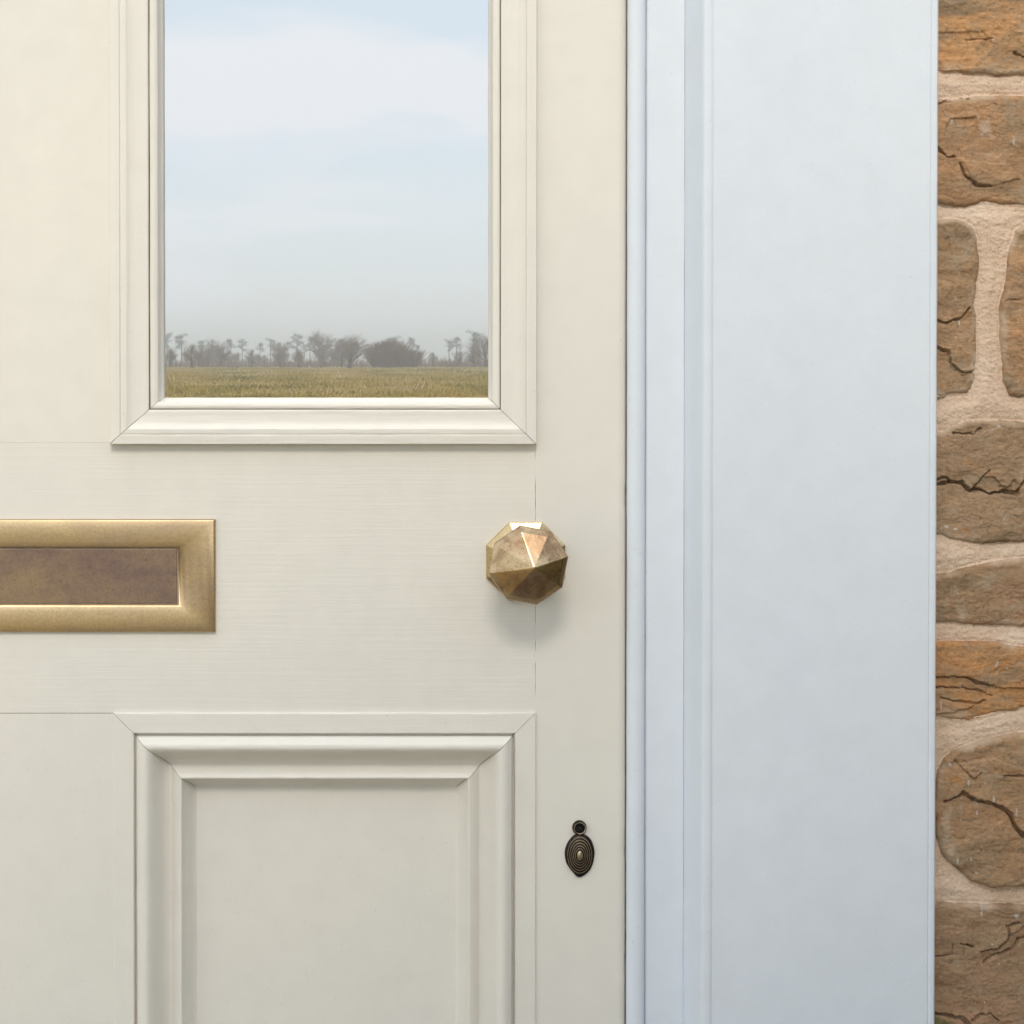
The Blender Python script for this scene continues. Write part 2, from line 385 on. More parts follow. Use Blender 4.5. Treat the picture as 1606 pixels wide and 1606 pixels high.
seen = [
 (dict(poly=[(LX, -95), (1600, -100), (1770, -92), (1785, 10), (1772, 108), (1690, 116), (1606, 117), (1580, 119), (1545, 117), (1510, 114), (1470, 112), (LX, 112)], tone=(0.40, 0.215, 0.095),
       cracks=[([(1515, 63), (1555, 62)], 2, 3), ([(1590, 84), (1610, 95), (1640, 92)], 3, 4)], flakes=[([(1465, 52), (1540, 50), (1556, 70), (1520, 108), (1465, 110)], 1.6)]), 1785),
 (dict(poly=[(LX, 156), (1500, 154), (1530, 149), (1606, 150), (1700, 152), (1812, 156), (1822, 240), (1810, 318), (1700, 324), (1606, 322), (1570, 321), (1540, 318), (1515, 325), (1470, 320), (LX, 318)], tone=(0.325, 0.185, 0.095),
       cracks=[([(1468, 232), (1484, 247), (1496, 247)], 3, 5), ([(1505, 258), (1512, 275), (1530, 290), (1553, 292)], 3, 5), ([(1468, 165), (1492, 157), (1518, 156)], 2.5, 4)],
       flakes=[([(1482, 200), (1490, 186), (1530, 184), (1532, 205), (1524, 226), (1506, 236), (1508, 250), (1490, 248), (1480, 215)], 2.2), ([(1508, 252), (1580, 258), (1600, 280), (1550, 293), (1525, 286)], -1.8)]), 1822),
 (dict(poly=[(LX, 345), (1490, 342), (1514, 346), (1527, 357), (1534, 374), (1537, 416), (1533, 448), (1527, 478), (1533, 494), (1533, 560), (1530, 588), (1521, 617), (1496, 619), (1468, 625), (LX, 628)], tone=(0.29, 0.18, 0.10),
       cracks=[([(1466, 502), (1485, 506), (1510, 498), (1521, 483)], 2.6, 5), ([(1468, 544), (1488, 551), (1492, 570), (1510, 584), (1530, 581)], 3.2, 6)],
       flakes=[([(1466, 545), (1486, 551), (1491, 572), (1508, 586), (1528, 584), (1522, 616), (1466, 622)], 3.0), ([(1481, 375), (1488, 373), (1490, 398), (1483, 400)], 1.5), ([(1466, 505), (1510, 500), (1525, 490), (1530, 575), (1508, 580), (1494, 566), (1488, 548), (1466, 540)], 1.2)]), None),
 (dict(poly=[(1625, 350), (1606, 352), (1592, 360), (1581, 394), (1579, 437), (1569, 473), (1570, 522), (1572, 565), (1574, 597), (1585, 620), (1640, 624), (1720, 620), (1738, 600), (1742, 480), (1735, 372), (1715, 352)], tone=(0.36, 0.205, 0.105),
       cracks=[([(1575, 470), (1600, 472)], 1.6, 2)]), 1742),
 (dict(poly=[(LX, 676), (1480, 678), (1500, 668), (1516, 659), (1560, 658), (1606, 661), (1700, 664), (1770, 668), (1782, 760), (1770, 846), (1690, 852), (1606, 851), (1560, 853), (1520, 850), (1495, 846), (1482, 838), (LX, 834)], tone=(0.285, 0.185, 0.11),
       cracks=[([(1462, 761), (1491, 756), (1510, 757), (1516, 765), (1523, 770), (1541, 769), (1554, 775), (1575, 771), (1596, 773), (1605, 757), (1620, 744), (1660, 738)], 4.6, 9),
               ([(1462, 754), (1484, 748), (1492, 755)], 2.6, 5), ([(1528, 768), (1543, 748), (1553, 738)], 2.6, 4), ([(1562, 750), (1570, 762), (1583, 766), (1590, 752)], 2, 3), ([(1495, 680), (1528, 680), (1540, 672)], 2.6, 5)],
       flakes=[([(1528, 768), (1544, 748), (1560, 747), (1568, 762), (1583, 767), (1594, 752), (1600, 770), (1560, 774)], 2.2), ([(1462, 670), (1540, 655), (1575, 660), (1570, 672), (1520, 682), (1462, 682)], 2.2)]), 1782),
 (dict(poly=[(LX, 904), (1490, 899), (1520, 889), (1560, 880), (1606, 876), (1720, 874), (1818, 880), (1826, 930), (1818, 972), (1700, 984), (1606, 984), (1560, 983), (1520, 980), (1485, 977), (LX, 982)], tone=(0.31, 0.185, 0.105)), 1826),
 (dict(poly=[(LX, 1009), (1520, 1007), (1560, 1008), (1606, 1016), (1700, 1018), (1745, 1024), (1752, 1070), (1740, 1110), (1680, 1112), (1606, 1114), (1580, 1118), (1545, 1128), (1510, 1135), (1490, 1131), (1466, 1128), (LX, 1126)], tone=(0.40, 0.20, 0.08),
       cracks=[([(1462, 1065), (1480, 1062), (1500, 1063), (1520, 1063), (1535, 1072), (1560, 1077)], 2.6, 5), ([(1462, 1080), (1500, 1079), (1530, 1083), (1560, 1092)], 2.2, 4), ([(1476, 1094), (1498, 1101), (1535, 1104), (1548, 1100)], 2.6, 4)],
       flakes=[([(1462, 1064), (1520, 1062), (1560, 1078), (1620, 1082), (1620, 1112), (1545, 1126), (1510, 1134), (1462, 1128)], 2.4), ([(1462, 1081), (1530, 1084), (1545, 1102), (1500, 1120), (1462, 1122)], -2.2)]), 1752),
 (dict(poly=[(1474, 1211), (1484, 1192), (1500, 1180), (1541, 1164), (1580, 1154), (1606, 1151), (1700, 1150), (1775, 1160), (1795, 1210), (1798, 1330), (1780, 1385), (1690, 1396), (1606, 1394), (1560, 1396), (1525, 1387), (1499, 1362), (1480, 1344), (1472, 1308), (1469, 1260)], tone=(0.325, 0.185, 0.095), lift=1.5,
       cracks=[([(1484, 1257), (1497, 1252), (1512, 1245), (1520, 1250), (1533, 1257), (1554, 1260), (1570, 1266), (1586, 1279), (1594, 1298), (1606, 1311), (1640, 1330)], 4.4, 8), ([(1575, 1216), (1606, 1218)], 2.5, 4), ([(1500, 1195), (1530, 1225), (1540, 1212)], 2, 3)],
       flakes=[([(1484, 1257), (1512, 1246), (1540, 1259), (1575, 1268), (1600, 1300), (1640, 1330), (1640, 1220), (1560, 1190), (1500, 1200)], -2.6)]), 1798),
 (dict(poly=[(LX, 1418), (1520, 1421), (1606, 1424), (1720, 1426), (1832, 1422), (1842, 1520), (1836, 1650), (1700, 1668), (1560, 1662), (LX, 1660)], tone=(0.29, 0.17, 0.10), moss=[(1430, 1582), (1480, 1592), (1502, 1606), (1510, 1640), (1430, 1650)],
       cracks=[([(1470, 1503), (1497, 1500), (1498, 1485)], 2.4, 4), ([(1541, 1497), (1560, 1493), (1570, 1492), (1585, 1478), (1588, 1470), (1585, 1458), (1602, 1450)], 2.4, 5), ([(1548, 1514), (1560, 1503), (1575, 1500), (1592, 1492), (1602, 1478), (1625, 1470)], 2.4, 4),
               ([(1468, 1594), (1490, 1599), (1515, 1604), (1525, 1612)], 4, 7), ([(1530, 1606), (1542, 1596), (1556, 1594), (1570, 1604)], 3, 5), ([(1511, 1484), (1530, 1489)], 3.2, 6)],
       flakes=[([(1541, 1497), (1575, 1490), (1587, 1472), (1620, 1450), (1620, 1475), (1592, 1492), (1548, 1514)], 2.0)]), 1842),
]
bounds = []
for i, (kw, xr) in enumerate(seen):
    stone(step=1.25, seed=i + 1, **kw)
    P = np.array(kw['poly']); bounds.append((P[:, 1].min() + 4, P[:, 1].max() - 2, xr))
def course(x0, x1, y0, y1):
    x = x0; h = y1 - y0
    while x < x1 - 60:
        w = random.uniform(1.1, 2.6) * max(h, 110)
        if x + w > x1 - 110: w = x1 - x
        stone(rect(x, y0, x + w - 20, y1), 9, random.choice(TONES), seed=random.randint(10, 400), round_px=12)
        x += w
WX1, WX0 = 2620, 140 - 2620
TOPY, BOTY = -1250, 2540
for y0, y1, xr in bounds:
    if xr: course(xr + 20, WX1, y0, y1)
def courses(x0, x1, ya, yb):
    y = ya
    while y < yb - 40:
        h = random.uniform(95, 215)
        if y + h > yb - 70: h = yb - y
        course(x0, x1, y, y + h - 22); y += h
courses(LX, WX1, TOPY, -115); courses(LX, WX1, 1686, BOTY)
courses(WX0, 140 - LX, TOPY, BOTY)
LINTEL = (803 - (2.30 - 1.10) / S * 1.0)          # above the frame head
courses(140 - LX + 22, LX - 22, TOPY, LINTEL + 24)
def mortar(x0, x1, y0, y1, step, near):
    X, Y = np.meshgrid(np.arange(x0, x1 + step, step), np.arange(y0, y1 + step, step))
    H = -4.6 + 1.6 * fbm(X / 50, Y / 30, 4) + (0.9 * fbm(X / 7, Y / 5, 4, .65) if near else 0)
    if near:
        H += 0.9 * np.maximum(fbm(X / 3.0, Y / 3.0, 2), 0)
        dd = np.full(X.shape, -1e9)
        for P in ALL[:len(seen)]: dd = np.maximum(dd, sdf_poly(P, X, Y))
        H -= 14 * sstep(4, 10, dd)                # bedding behind the stones
        H += 1.5 * sstep(-9, -24, dd)             # bedding proud in the middle of wide joints
        H -= 0.7 * (1 - sstep(1.0, 3.5, np.abs(dd + 2)))
    return grid_mesh(X, Y, H, np.ones(X.shape, bool), {})
for a in ((1440, 1660, -60, 1690, 1.6, True), (1660, WX1 + 20, -60, 1690, 10, False), (1440, WX1 + 20, TOPY, -60, 10, False), (1440, WX1 + 20, 1690, BOTY, 10, False),
          (WX0 - 20, 140 - 1440, TOPY, BOTY, 12, False), (140 - 1440, 1440, TOPY, LINTEL + 20, 12, False)):
    link('mortar', mortar(*a), mortar_m, wall)

# ------------------------------------------------------------------ door frame
frame = empty('door_frame', (XC, 0, 0.10))
tag(frame, 'white painted timber door frame with wide flat architrave around the cream door', 'door frame', None, 'thing')
XR = px(983.0); HALF = XR - XC; ZT = 2.13; Z0F = 0.10
def U(p, y): return px(p, y) - XR                # photograph pixel at a depth -> distance out from the door opening
def frame_run(name, prof, jit=0.0, seed=0):
    """profile (pixel, depth y) swept up both sides and across the head, mitred; three pieces"""
    pr = [(U(p, y), y) for p, y in prof]; n = len(pr)
    for side in ('r', 'l', 'h'):
        L = 150 if side == 'r' else 24
        u = np.array([q[0] for q in pr])[None, :]; y = np.array([q[1] for q in pr])[None, :]
        t = np.linspace(0, 1, L + 1)[:, None]; ii = np.arange(n)[None, :]
        w = jit * S * fbm(t * 42 + np.where((ii == 0) | (ii == n - 1), ii * 7.7, ii * .02) + seed, seed * 3.1 + .5 + 0 * t + 0 * ii, 4, .7) * (side == 'r')
        zz = Z0F + (ZT + u - Z0F) * t
        xyz = {'r': (XR + u + w, y + w * .5, zz), 'l': (2 * XC - XR - u, y, zz), 'h': (XC - (HALF + u) + 2 * (HALF + u) * t, y, ZT + u)}[side]
        vs = np.stack(np.broadcast_arrays(*xyz), -1).reshape(-1, 3)
        fs = [(k * n + i, k * n + i + 1, (k + 1) * n + i + 1, (k + 1) * n + i) for k in range(L) for i in range(n - 1)]
        if side == 'l': fs = [f[::-1] for f in fs]
        if side == 'h': fs = [f[::-1] for f in fs]
        bm = bmesh.new(); bm.from_mesh(mesh(vs, fs)); 
        link(name, bm_mesh(bm), white_h if side == 'h' else white_v, frame, 28)
frame_run('rebate_bead', [(983.2, .05), (983.2, -.003), (984.6, -.0058), (987, -.0084), (990.5, -.0102), (995, -.011), (1000, -.0112), (1005, -.0104), (1008.6, -.0084), (1010.6, -.0052), (1011.6, -.0022), (1012.6, -.0008), (1013.6, .002)], 0.5, 1)
frame_run('jamb', [(1012.2, .002), (1012.6, -.0012), (1013.8, -.0026), (1015.6, -.0034), (1024, -.0036), (1040, -.0030), (1056, -.0022), (1066, -.0018), (1071, -.0018), (1072.8, -.0014), (1074.2, .001)], 0.7, 2)
frame_run('architrave', [(1073.0, .001), (1073.4, -.0024), (1075.2, -.0046), (1096, -.0330), (1100.5, -.0384), (1102.4, -.0402), (1104.5, -.0412), (1108, -.0416), (1113.5, -.0416), (1116.2, -.0411), (1117.6, -.0404), (1119, -.0400),
                         (1200, -.0400), (1330, -.0400), (1455, -.0400), (1457.6, -.0398), (1458.6, -.0388), (1459.6, -.0392), (1461.5, -.0400), (1465.5, -.0401), (1468, -.0396), (1469.4, -.0380), (1469.6, -.0330), (1469.6, -.004)], 0.55, 3)
gap_shade_m = plain('gap_shade_grey', (0.26, 0.255, 0.235), 0.8, 0.3, 90)
link('gap_shade_strip', bm_mesh(box_bm(px(978), px(986), .0068, .012, Z0F + .02, ZT)), gap_shade_m, frame)  # added strip; its grey stands in for the soft shade in the door gap
bmw = box_bm(XC - HALF - .02, XC + HALF + .02, -0.05, 0.10, 0.085, 0.112, .004)
link('threshold', bm_mesh(bmw), step_mat, frame)

# ------------------------------------------------------------------ door
door = empty('front_door', (XC, 0.02, 0.115))
tag(door, 'cream painted panelled door with glazed upper pane and aged brass fittings', 'door', None, 'thing')
DB, DT, TH = 0.118, 2.126, 0.048
XE = px(982.0)                                    # lock edge
def slab(name, x0, x1, z0, z1, m, dy=0.0, bev=0.0006):
    """timber member, edges eased"""
    bm = box_bm(x0, x1, dy, TH - .001, z0, z1)
    bmesh.ops.bevel(bm, geom=bm.edges[:], offset=bev, segments=2, affect='EDGES', profile=0.5)
    return link(name, bm_mesh(bm), m, door, 35)
ZW = pz(688); ZP = pz(1121)                       # window moulding foot, panel moulding head (lines of the rail)
X_ST, X_MU = px(839.6), px(173)
mir = lambda x: 2 * XC - x
ZRT, ZRB = pz(694), pz(1119.5)
G = -.00008
# lock stile: rounded outer edge
def stile(x_in, x_out):
    s = 1 if x_out > x_in else -1
    prof = [(x_in, TH), (x_in, .00022), (x_in + s * .0004, .00004), (x_in + s * .0025, 0)]
    for a in range(0, 91, 15): prof.append((x_out - s * .008 + s * .008 * math.sin(R(a)), .006 - .006 * math.cos(R(a))))
    prof.append((x_out, TH))
    vs = []; n = len(prof); L = 500
    for k in range(L + 1):
        z = DB + (DT - DB) * k / L
        j = .00040 * float(fbm(np.array(z * 240.0), np.array(3.3), 4, .7)); o = max(0., float(fbm(np.array(z * 50.), np.array(5.5), 3)))
        dent = .0016 * max(0., float(fbm(np.array(z * 26.), np.array(25.5), 4, .6)) - .25)
        for i, (x, y) in enumerate(prof):
            if i < 3: vs.append((x + s * j, y + (.0022 * min(1, o * 5) if i == 1 else 0) + (.0003 * min(1, o * 5) if i == 2 else 0), z))
            elif i > 3: vs.append((x - s * dent, y + dent * .5, z))
            else: vs.append((x, y, z))
    fs = [(k * n + i, k * n + i + 1, (k + 1) * n + i + 1, (k + 1) * n + i) for k in range(L) for i in range(n - 1)]
    bm = bmesh.new(); bm.from_mesh(mesh(vs, fs)); link('stile', bm_mesh(bm), cream_v, door, 30)
stile(X_ST, XE); stile(mir(X_ST), mir(XE))
slab('lock_rail', mir(X_ST) + G, X_ST - G, ZRB, ZRT, cream_h, dy=.0001, bev=.0004)
slab('top_rail', mir(X_ST) + G, X_ST - G, 2.0, DT, cream_h, dy=.0002)
slab('bottom_rail', mir(X_ST) + G, X_ST - G, DB, .36, cream_h, dy=.0002)
slab('muntin', mir(X_MU), X_MU, ZRT + .00005, 2.0 - .0004, cream_v, dy=.0002, bev=.0002)
slab('muntin', mir(px(177)), px(177), .36 + .0004, ZRB - .0004, cream_v, dy=.0005)

def dense(prof, n=4):
    """Catmull-Rom through the points between sharp marks (third item True = sharp corner)"""
    out = []
    for i in range(len(prof) - 1):
        p1, p2 = prof[i], prof[i + 1]
        s1, s2 = len(p1) > 2, len(p2) > 2
        p0 = p1 if (s1 or i == 0) else prof[i - 1]
        p3 = p2 if (s2 or i + 2 >= len(prof)) else prof[i + 2]
        if s1 and s2: out.append(p1[:2]); continue
        for k in range(n):
            t = k / n
            out.append(tuple(0.5 * (2 * p1[c] + (p2[c] - p0[c]) * t + (2 * p0[c] - 5 * p1[c] + 4 * p2[c] - p3[c]) * t * t + (3 * p1[c] - p0[c] - 3 * p2[c] + p3[c]) * t ** 3) for c in (0, 1)))
    out.append(prof[-1][:2]); return out
def moulding(name, parent, x0, x1, z0, z1, prof, wob=0.35, gap=.00022, seed=0, L=90, fac=(1, 1, 1, 1)):
    """four mitred lengths round a rectangle; prof: (px inward, height m towards the viewer)"""
    pr = dense(prof); n = len(pr)
    u = np.array([q[0] for q in pr])[None, :]; h = np.array([q[1] for q in pr])[None, :]
    t = np.linspace(0, 1, L + 1)[:, None]; ii = np.arange(n)[None, :]
    for si, side in enumerate('tblr'):
        q = seed + si * 13.1
        w = wob * S * fbm(t * 22 + q, ii * .35 + q + 0 * t, 3, .6) * ((ii > 0) & (ii < n - 1))
        uu = u * S + w; y = -h - .00022 * fbm(t * 16 + q + 9, ii * .25 + q + 0 * t, 3, .6)
        e = gap * (1.0 + 2.2 * np.maximum(0, fbm(u * .11 + q, 0 * u + 1.5, 3)))
        lo, hi = (x0, x1) if side in 'tb' else (z0, z1)
        ft, fb, fl, fr = fac; fa, fz = (fl, fr) if side in 'tb' else (fb, ft); fs_ = fac[si]
        s_ = lo + uu * fa + e + (hi - lo - uu * (fa + fz) - 2 * e) * t
        xyz = {'t': (s_, y, z1 - uu * fs_), 'b': (s_, y, z0 + uu * fs_), 'l': (x0 + uu * fs_, y, s_), 'r': (x1 - uu * fs_, y, s_)}[side]
        vs = np.stack(np.broadcast_arrays(*xyz), -1).reshape(-1, 3)
        fs = [(k * n + i, k * n + i + 1, (k + 1) * n + i + 1, (k + 1) * n + i) for k in range(L) for i in range(n - 1)]
        fs += [tuple(range(n)), tuple(L * n + i for i in range(n))[::-1]]
        me = mesh(vs, fs); bm = bmesh.new(); bm.from_mesh(me)
        link(name, bm_mesh(bm), cream_h if side in 'tb' else cream_v, parent, 32)
WIN = [(0, -.004, 1), (0, .0094, 1), (1.0, .0101), (3, .0102), (14.5, .0106), (16, .0100, 1), (17, .0094, 1), (18, .0102), (25, .0104), (27, .0099), (31, .0085), (38, .0074), (48, .0069), (55, .0069), (57.4, .0062), (58.2, .0032, 1)]
BEAD = [(58.9, .001, 1), (59.4, .0042), (61.5, .0054), (65, .0056), (68.5, .0050), (70.5, .0042, 1), (71.2, .0036, 1), (74, -.0030), (77, -.0065, 1), (77.6, -.0080, 1), (77.6, -.0145, 1)]
PANEL = [(0, -.001, 1), (0, .0019, 1), (1.0, .0025), (5, .0027), (28, .0027), (31.5, .0025), (33, .0012, 1), (34.2, -.0035, 1), (36.6, -.0035, 1), (37.6, .0035), (41, .0066), (46, .0094), (51, .0104), (56, .0098), (62, .0062), (69, -.0012), (77, -.0090), (84, -.0126),
         (87.5, -.0132, 1), (88.5, -.0130, 1), (96, -.0072), (102, -.0044), (105, -.0040), (106.5, -.0048, 1), (112, -.0120), (121, -.0200), (126, -.0222, 1), (127, -.0245, 1)]
WF = (1, .93, 1.06, .965)
def window(x0, x1, seed):
    z0, z1 = pz(696), 2.0 + .012
    bm = box_bm(x0 + 68 * S, x1 - 68 * S, .0125, .0165, z0 + 68 * S, z1 - 68 * S)
    for f in bm.faces: f.material_index = 0 if f.normal.y < -.5 else 1
    p = link('window_pane', bm_mesh(bm), [pane_m, edge_m], door)
    p['label'] = 'clear pane mirroring pale sky, bare trees and a dry field'
    moulding('moulding', p, x0, x1, z0, z1, WIN, seed=seed, fac=WF)
    moulding('glazing_bead', p, x0, x1, z0, z1, BEAD, wob=.45, seed=seed + 50, fac=WF)
window(px(173.5), px(841), 1.0); window(mir(px(841)), mir(px(173.5)), 4.0)
def panel(x0, x1, seed):
    z0, z1 = .348, pz(1118.5)
    bm = box_bm(x0 + 118 * S, x1 - 118 * S, .0225, .034, z0 + 118 * S, z1 - 118 * S)
    p = link('panel', bm_mesh(bm), cream_v, door)
    moulding('moulding', p, x0, x1, z0, z1, PANEL, seed=seed)
panel(px(176.5), px(840.4), 7.0); panel(mir(px(840.4)), mir(px(176.5)), 11.0)

# letter plate
def letter_plate():
    x1 = px(338); x0 = 2 * XC - x1; z1, z0 = pz(814), pz(991.5)
    wt, wb, ws = 46 * S, 44.5 * S, 60 * S
    pr = [(0, .0002), (0, .0016), (.006, .0026), (.02, .0036), (.06, .0045), (.25, .0054), (.5, .0056), (.75, .0052), (.90, .0045), (.955, .0036), (.985, .0022), (1, .0002)]
    n = len(pr); loops = []
    for t, h in pr:
        loops.append([(x0 + ws * t, -h, z0 + wb * t), (x1 - ws * t, -h, z0 + wb * t), (x1 - ws * t, -h, z1 - wt * t), (x0 + ws * t, -h, z1 - wt * t)])
    vs = [v for lp in loops for v in lp]
    fs = [(i * 4 + k, i * 4 + (k + 1) % 4, (i + 1) * 4 + (k + 1) % 4, (i + 1) * 4 + k) for i in range(n - 1) for k in range(4)]
    bm = bmesh.new(); bm.from_mesh(mesh(vs, fs))
    o = link('letter_plate', bm_mesh(bm), brass_plate, door, 40)
    bm = box_bm(x0 + ws + .0005, x1 - ws - .0005, -.0012, .002, z0 + wb + .0006, z1 - wt - .0006, .0005)
    f = link('flap', bm_mesh(bm), brass_flap, o); f['label'] = 'tarnished dark brass flap of the letter plate'
letter_plate()

# octagonal knob
def octa(cx, cz, r, y, rot): return [(cx + r * math.cos(R(rot + 45 * k)), y, cz + r * math.sin(R(rot + 45 * k))) for k in range(8)]
def rings(loops, apex=None, base=True):
    vs = [v for lp in loops for v in lp]; n = 8
    fs = [(i * n + k, i * n + (k + 1) % n, (i + 1) * n + (k + 1) % n, (i + 1) * n + k) for i in range(len(loops) - 1) for k in range(n)]
    if apex:
        vs.append(apex); t = len(vs) - 1; i = len(loops) - 1
        fs += [(i * n + k, i * n + (k + 1) % n, t) for k in range(n)]
    if base: fs.append(tuple(range(n))[::-1])
    bm = bmesh.new(); bm.from_mesh(mesh(vs, fs)); return bm
def knob():
    kx, kz = px(829, -.055), pz(886.6, -.055); r = 64.2 * S * (D - .055) / D
    rot = 12
    bm = rings([octa(kx, kz, r * .34, -.030, rot), octa(kx, kz, r * .56, -.036, rot), octa(kx, kz, r * .93, -.049, rot), octa(kx, kz, r, -.0535, rot), octa(kx, kz, r * .985, -.0575, rot), octa(kx, kz, r * .85, -.0618, rot)],
               apex=(px(838.6, -.077), -.077, pz(891.5, -.077)))
    bmesh.ops.recalc_face_normals(bm, faces=bm.faces)
    bmesh.ops.bevel(bm, geom=bm.edges[:], offset=.0006, segments=2, affect='EDGES', profile=.5)
    k = link('door_knob', bm_mesh(bm), brass_knob, door, 14)
    k['label'] = 'octagonal faceted brass door knob'
    rx, rz = px(824.5), pz(880.5); ra = 62 * S / math.cos(R(22.5))
    bm = rings([octa(rx, rz, ra, .001, 22.5), octa(rx, rz, ra, -.0032, 22.5), octa(rx, rz, ra * .955, -.0042, 22.5), octa(rx, rz, ra * .60, -.0105, 22.5), octa(rx, rz, ra * .40, -.0125, 22.5), octa(rx, rz, ra * .1, -.0125, 22.5)])
    bmesh.ops.recalc_face_normals(bm, faces=bm.faces)
    bmesh.ops.bevel(bm, geom=[e for e in bm.edges if e.calc_face_angle(0) > .3], offset=.0005, segments=2, affect='EDGES', profile=.5)
    link('rose', bm_mesh(bm), brass_rose, k, 14)
    bm = bmesh.new(); bmesh.ops.create_cone(bm, cap_ends=True, segments=24, radius1=.0135, radius2=.0120, depth=.028, matrix=Matrix.Translation(((kx + rx) / 2, -.023, (kz + rz) / 2)) @ Matrix.Rotation(R(90), 4, 'X'))
    link('neck', bm_mesh(bm), brass_rose, k, 40)
knob()

# keyhole cover
def keyhole():
    OUT = [(909.3, 1309), (900.1, 1312.3), (892.3, 1321), (887.5, 1331.5), (886.2, 1341), (888.4, 1354), (894, 1363.7), (901.9, 1373.3), (907.5, 1377.8), (915, 1376), (923.7, 1369), (929.8, 1358.5), (932.9, 1343.7), (932.4, 1332.4), (928, 1320), (920, 1312)]
    cx, cz = 909.6, 1342.0
    base = dense([(a, b) for a, b in OUT] + [OUT[0]], 5)[:-1]; nb = len(base)
    def ring(f, h, ell=0.0):
        out = []
        for i in range(nb):
            x, y = base[i][0] - cx, base[i][1] - cz
            an = math.atan2(y / 33.0, x / 22.0)
            ex, ey = 21.0 * math.cos(an) * (1 - .12 * (1 - f)) , 31.0 * math.sin(an)
            out.append((px(cx + f * (x * (1 - ell) + ex * ell)), -h, pz(cz + f * (y * (1 - ell) + ey * ell))))
        return out
    def dome(f): return .0022 + .0042 * math.sqrt(max(0, 1 - f * f))
    def loft(rs, cap=True):
        vs = [v for r_ in rs for v in r_]
        fs = [(i * nb + k, i * nb + (k + 1) % nb, (i + 1) * nb + (k + 1) % nb, (i + 1) * nb + k) for i in range(len(rs) - 1) for k in range(nb)]
        if cap: fs.append(tuple((len(rs) - 1) * nb + k for k in range(nb)))
        bm = bmesh.new(); bm.from_mesh(mesh(vs, fs)); return bm
    o = link('keyhole_cover', bm_mesh(loft([ring(1, -.0005), ring(1, .0018), ring(.97, .0026)] + [ring(f, dome(f) - .0002, 1 - max(0, (f - .8) / .2)) for f in (.93, .86, .78, .7, .6, .5, .4, .3, .2, .1)])), bronze_dark, door, 50)
    o['label'] = 'dark bronze keyhole cover ribbed with concentric ovals'
    for f in (.90, .76, .62, .485, .355):
        w = .030
        link('rib', bm_mesh(loft([ring(f + w, dome(f + w) - .0006, .9), ring(f + w * .5, dome(f) + .00055, .9), ring(f - w * .5, dome(f) + .00060, .9), ring(f - w, dome(f - w) - .0006, .9)], False)), bronze_ridge, o, 40)
    link('boss', bm_mesh(loft([ring(.25, dome(.25) - .0003, 1), ring(.235, dome(.2) + .0006, 1), ring(.15, dome(.2) + .0011, 1), ring(.08, dome(.2) + .0014, 1), ring(.01, dome(.2) + .0015, 1)])), bronze_ridge, o, 60)
    # pivot eye above the cover
    ex, ez = px(909.2), pz(1299.6); n = 40
    prof = [(11.2, -.0005), (11.2, .0030), (10.2, .0042), (9.2, .0048), (8.3, .0048), (7.5, .0040), (6.8, .0014), (0.5, .0010)]
    vs = [(ex + r_ * S * math.cos(2 * math.pi * k / n), -h, ez + r_ * S * math.sin(2 * math.pi * k / n)) for r_, h in prof for k in range(n)]
    fs = [(i * n + k, i * n + (k + 1) % n, (i + 1) * n + (k + 1) % n, (i + 1) * n + k) for i in range(len(prof) - 1) for k in range(n)]
    bm = bmesh.new(); bm.from_mesh(mesh(vs, fs)); link('pivot_eye', bm_mesh(bm), bronze_dark, o, 40)
    prof = [(9.6, .0040), (9.3, .0050), (8.8, .0054), (8.2, .0052), (7.9, .0046)]
    vs = [(ex + .0002 + r_ * S * math.cos(2 * math.pi * k / n), -h, ez + r_ * S * math.sin(2 * math.pi * k / n)) for r_, h in prof for k in range(n)]
    fs = [(i * n + k, i * n + (k + 1) % n, (i + 1) * n + (k + 1) % n, (i + 1) * n + k) for i in range(len(prof) - 1) for k in range(n)]
    bm = bmesh.new(); bm.from_mesh(mesh(vs, fs)); link('rib', bm_mesh(bm), bronze_ridge, o, 40)
keyhole()

# ------------------------------------------------------------------ step
st = link('doorstep', bm_mesh(box_bm(XC - .85, XC + .85, -.42, -.052, 0.0, .10, .008, 3)), step_mat)
tag(st, 'worn grey stone doorstep below the cream door', 'doorstep')

# ------------------------------------------------------------------ added tree and hedge out of view, shading the door
leaf_mat = plain('dark_glossy_leaves', (0.045, 0.075, 0.025), 0.5, 0.4, 9)
def leafy(name, parent, cen, rad, n, size, seed, inside=.2, boxy=False):
    r_ = np.random.default_rng(seed)
    if boxy: p = r_.uniform(-1, 1, (n, 3)); k = r_.integers(0, 3, n); p[np.arange(n), k] = np.sign(p[np.arange(n), k]) * r_.uniform(.8, 1.05, n)
    else:
        p = r_.normal(0, 1, (n, 3)); p /= (np.abs(p) ** 4).sum(1)[:, None] ** .25
        p *= (inside + (1 - inside) * r_.random(n) ** .5)[:, None] * (1 + .22 * fbm(p[:, 0] * 3 + p[:, 2] * 2 + seed, p[:, 1] * 3 + 4, 3))[:, None]
    p = p * np.array(rad) + np.array(cen)
    u = r_.normal(0, 1, (n, 3)); u /= np.linalg.norm(u, axis=1)[:, None]; v = np.cross(u, r_.normal(0, 1, (n, 3))); v /= np.linalg.norm(v, axis=1)[:, None]
    u *= size; v *= size * .5
    V = np.stack([p - u, p + v, p + u, p - v], 1).reshape(-1, 3)
    return link(name, mesh(V, [(4 * i, 4 * i + 1, 4 * i + 2, 4 * i + 3) for i in range(n)]), leaf_mat, parent)
shade_tree = empty('added_shade_tree', (1.45, -3.3, 0)); tag(shade_tree, 'unseen evergreen tree added to shade the lower part of the door', 'tree')  # unseen tree, added so its crown shades the lower door
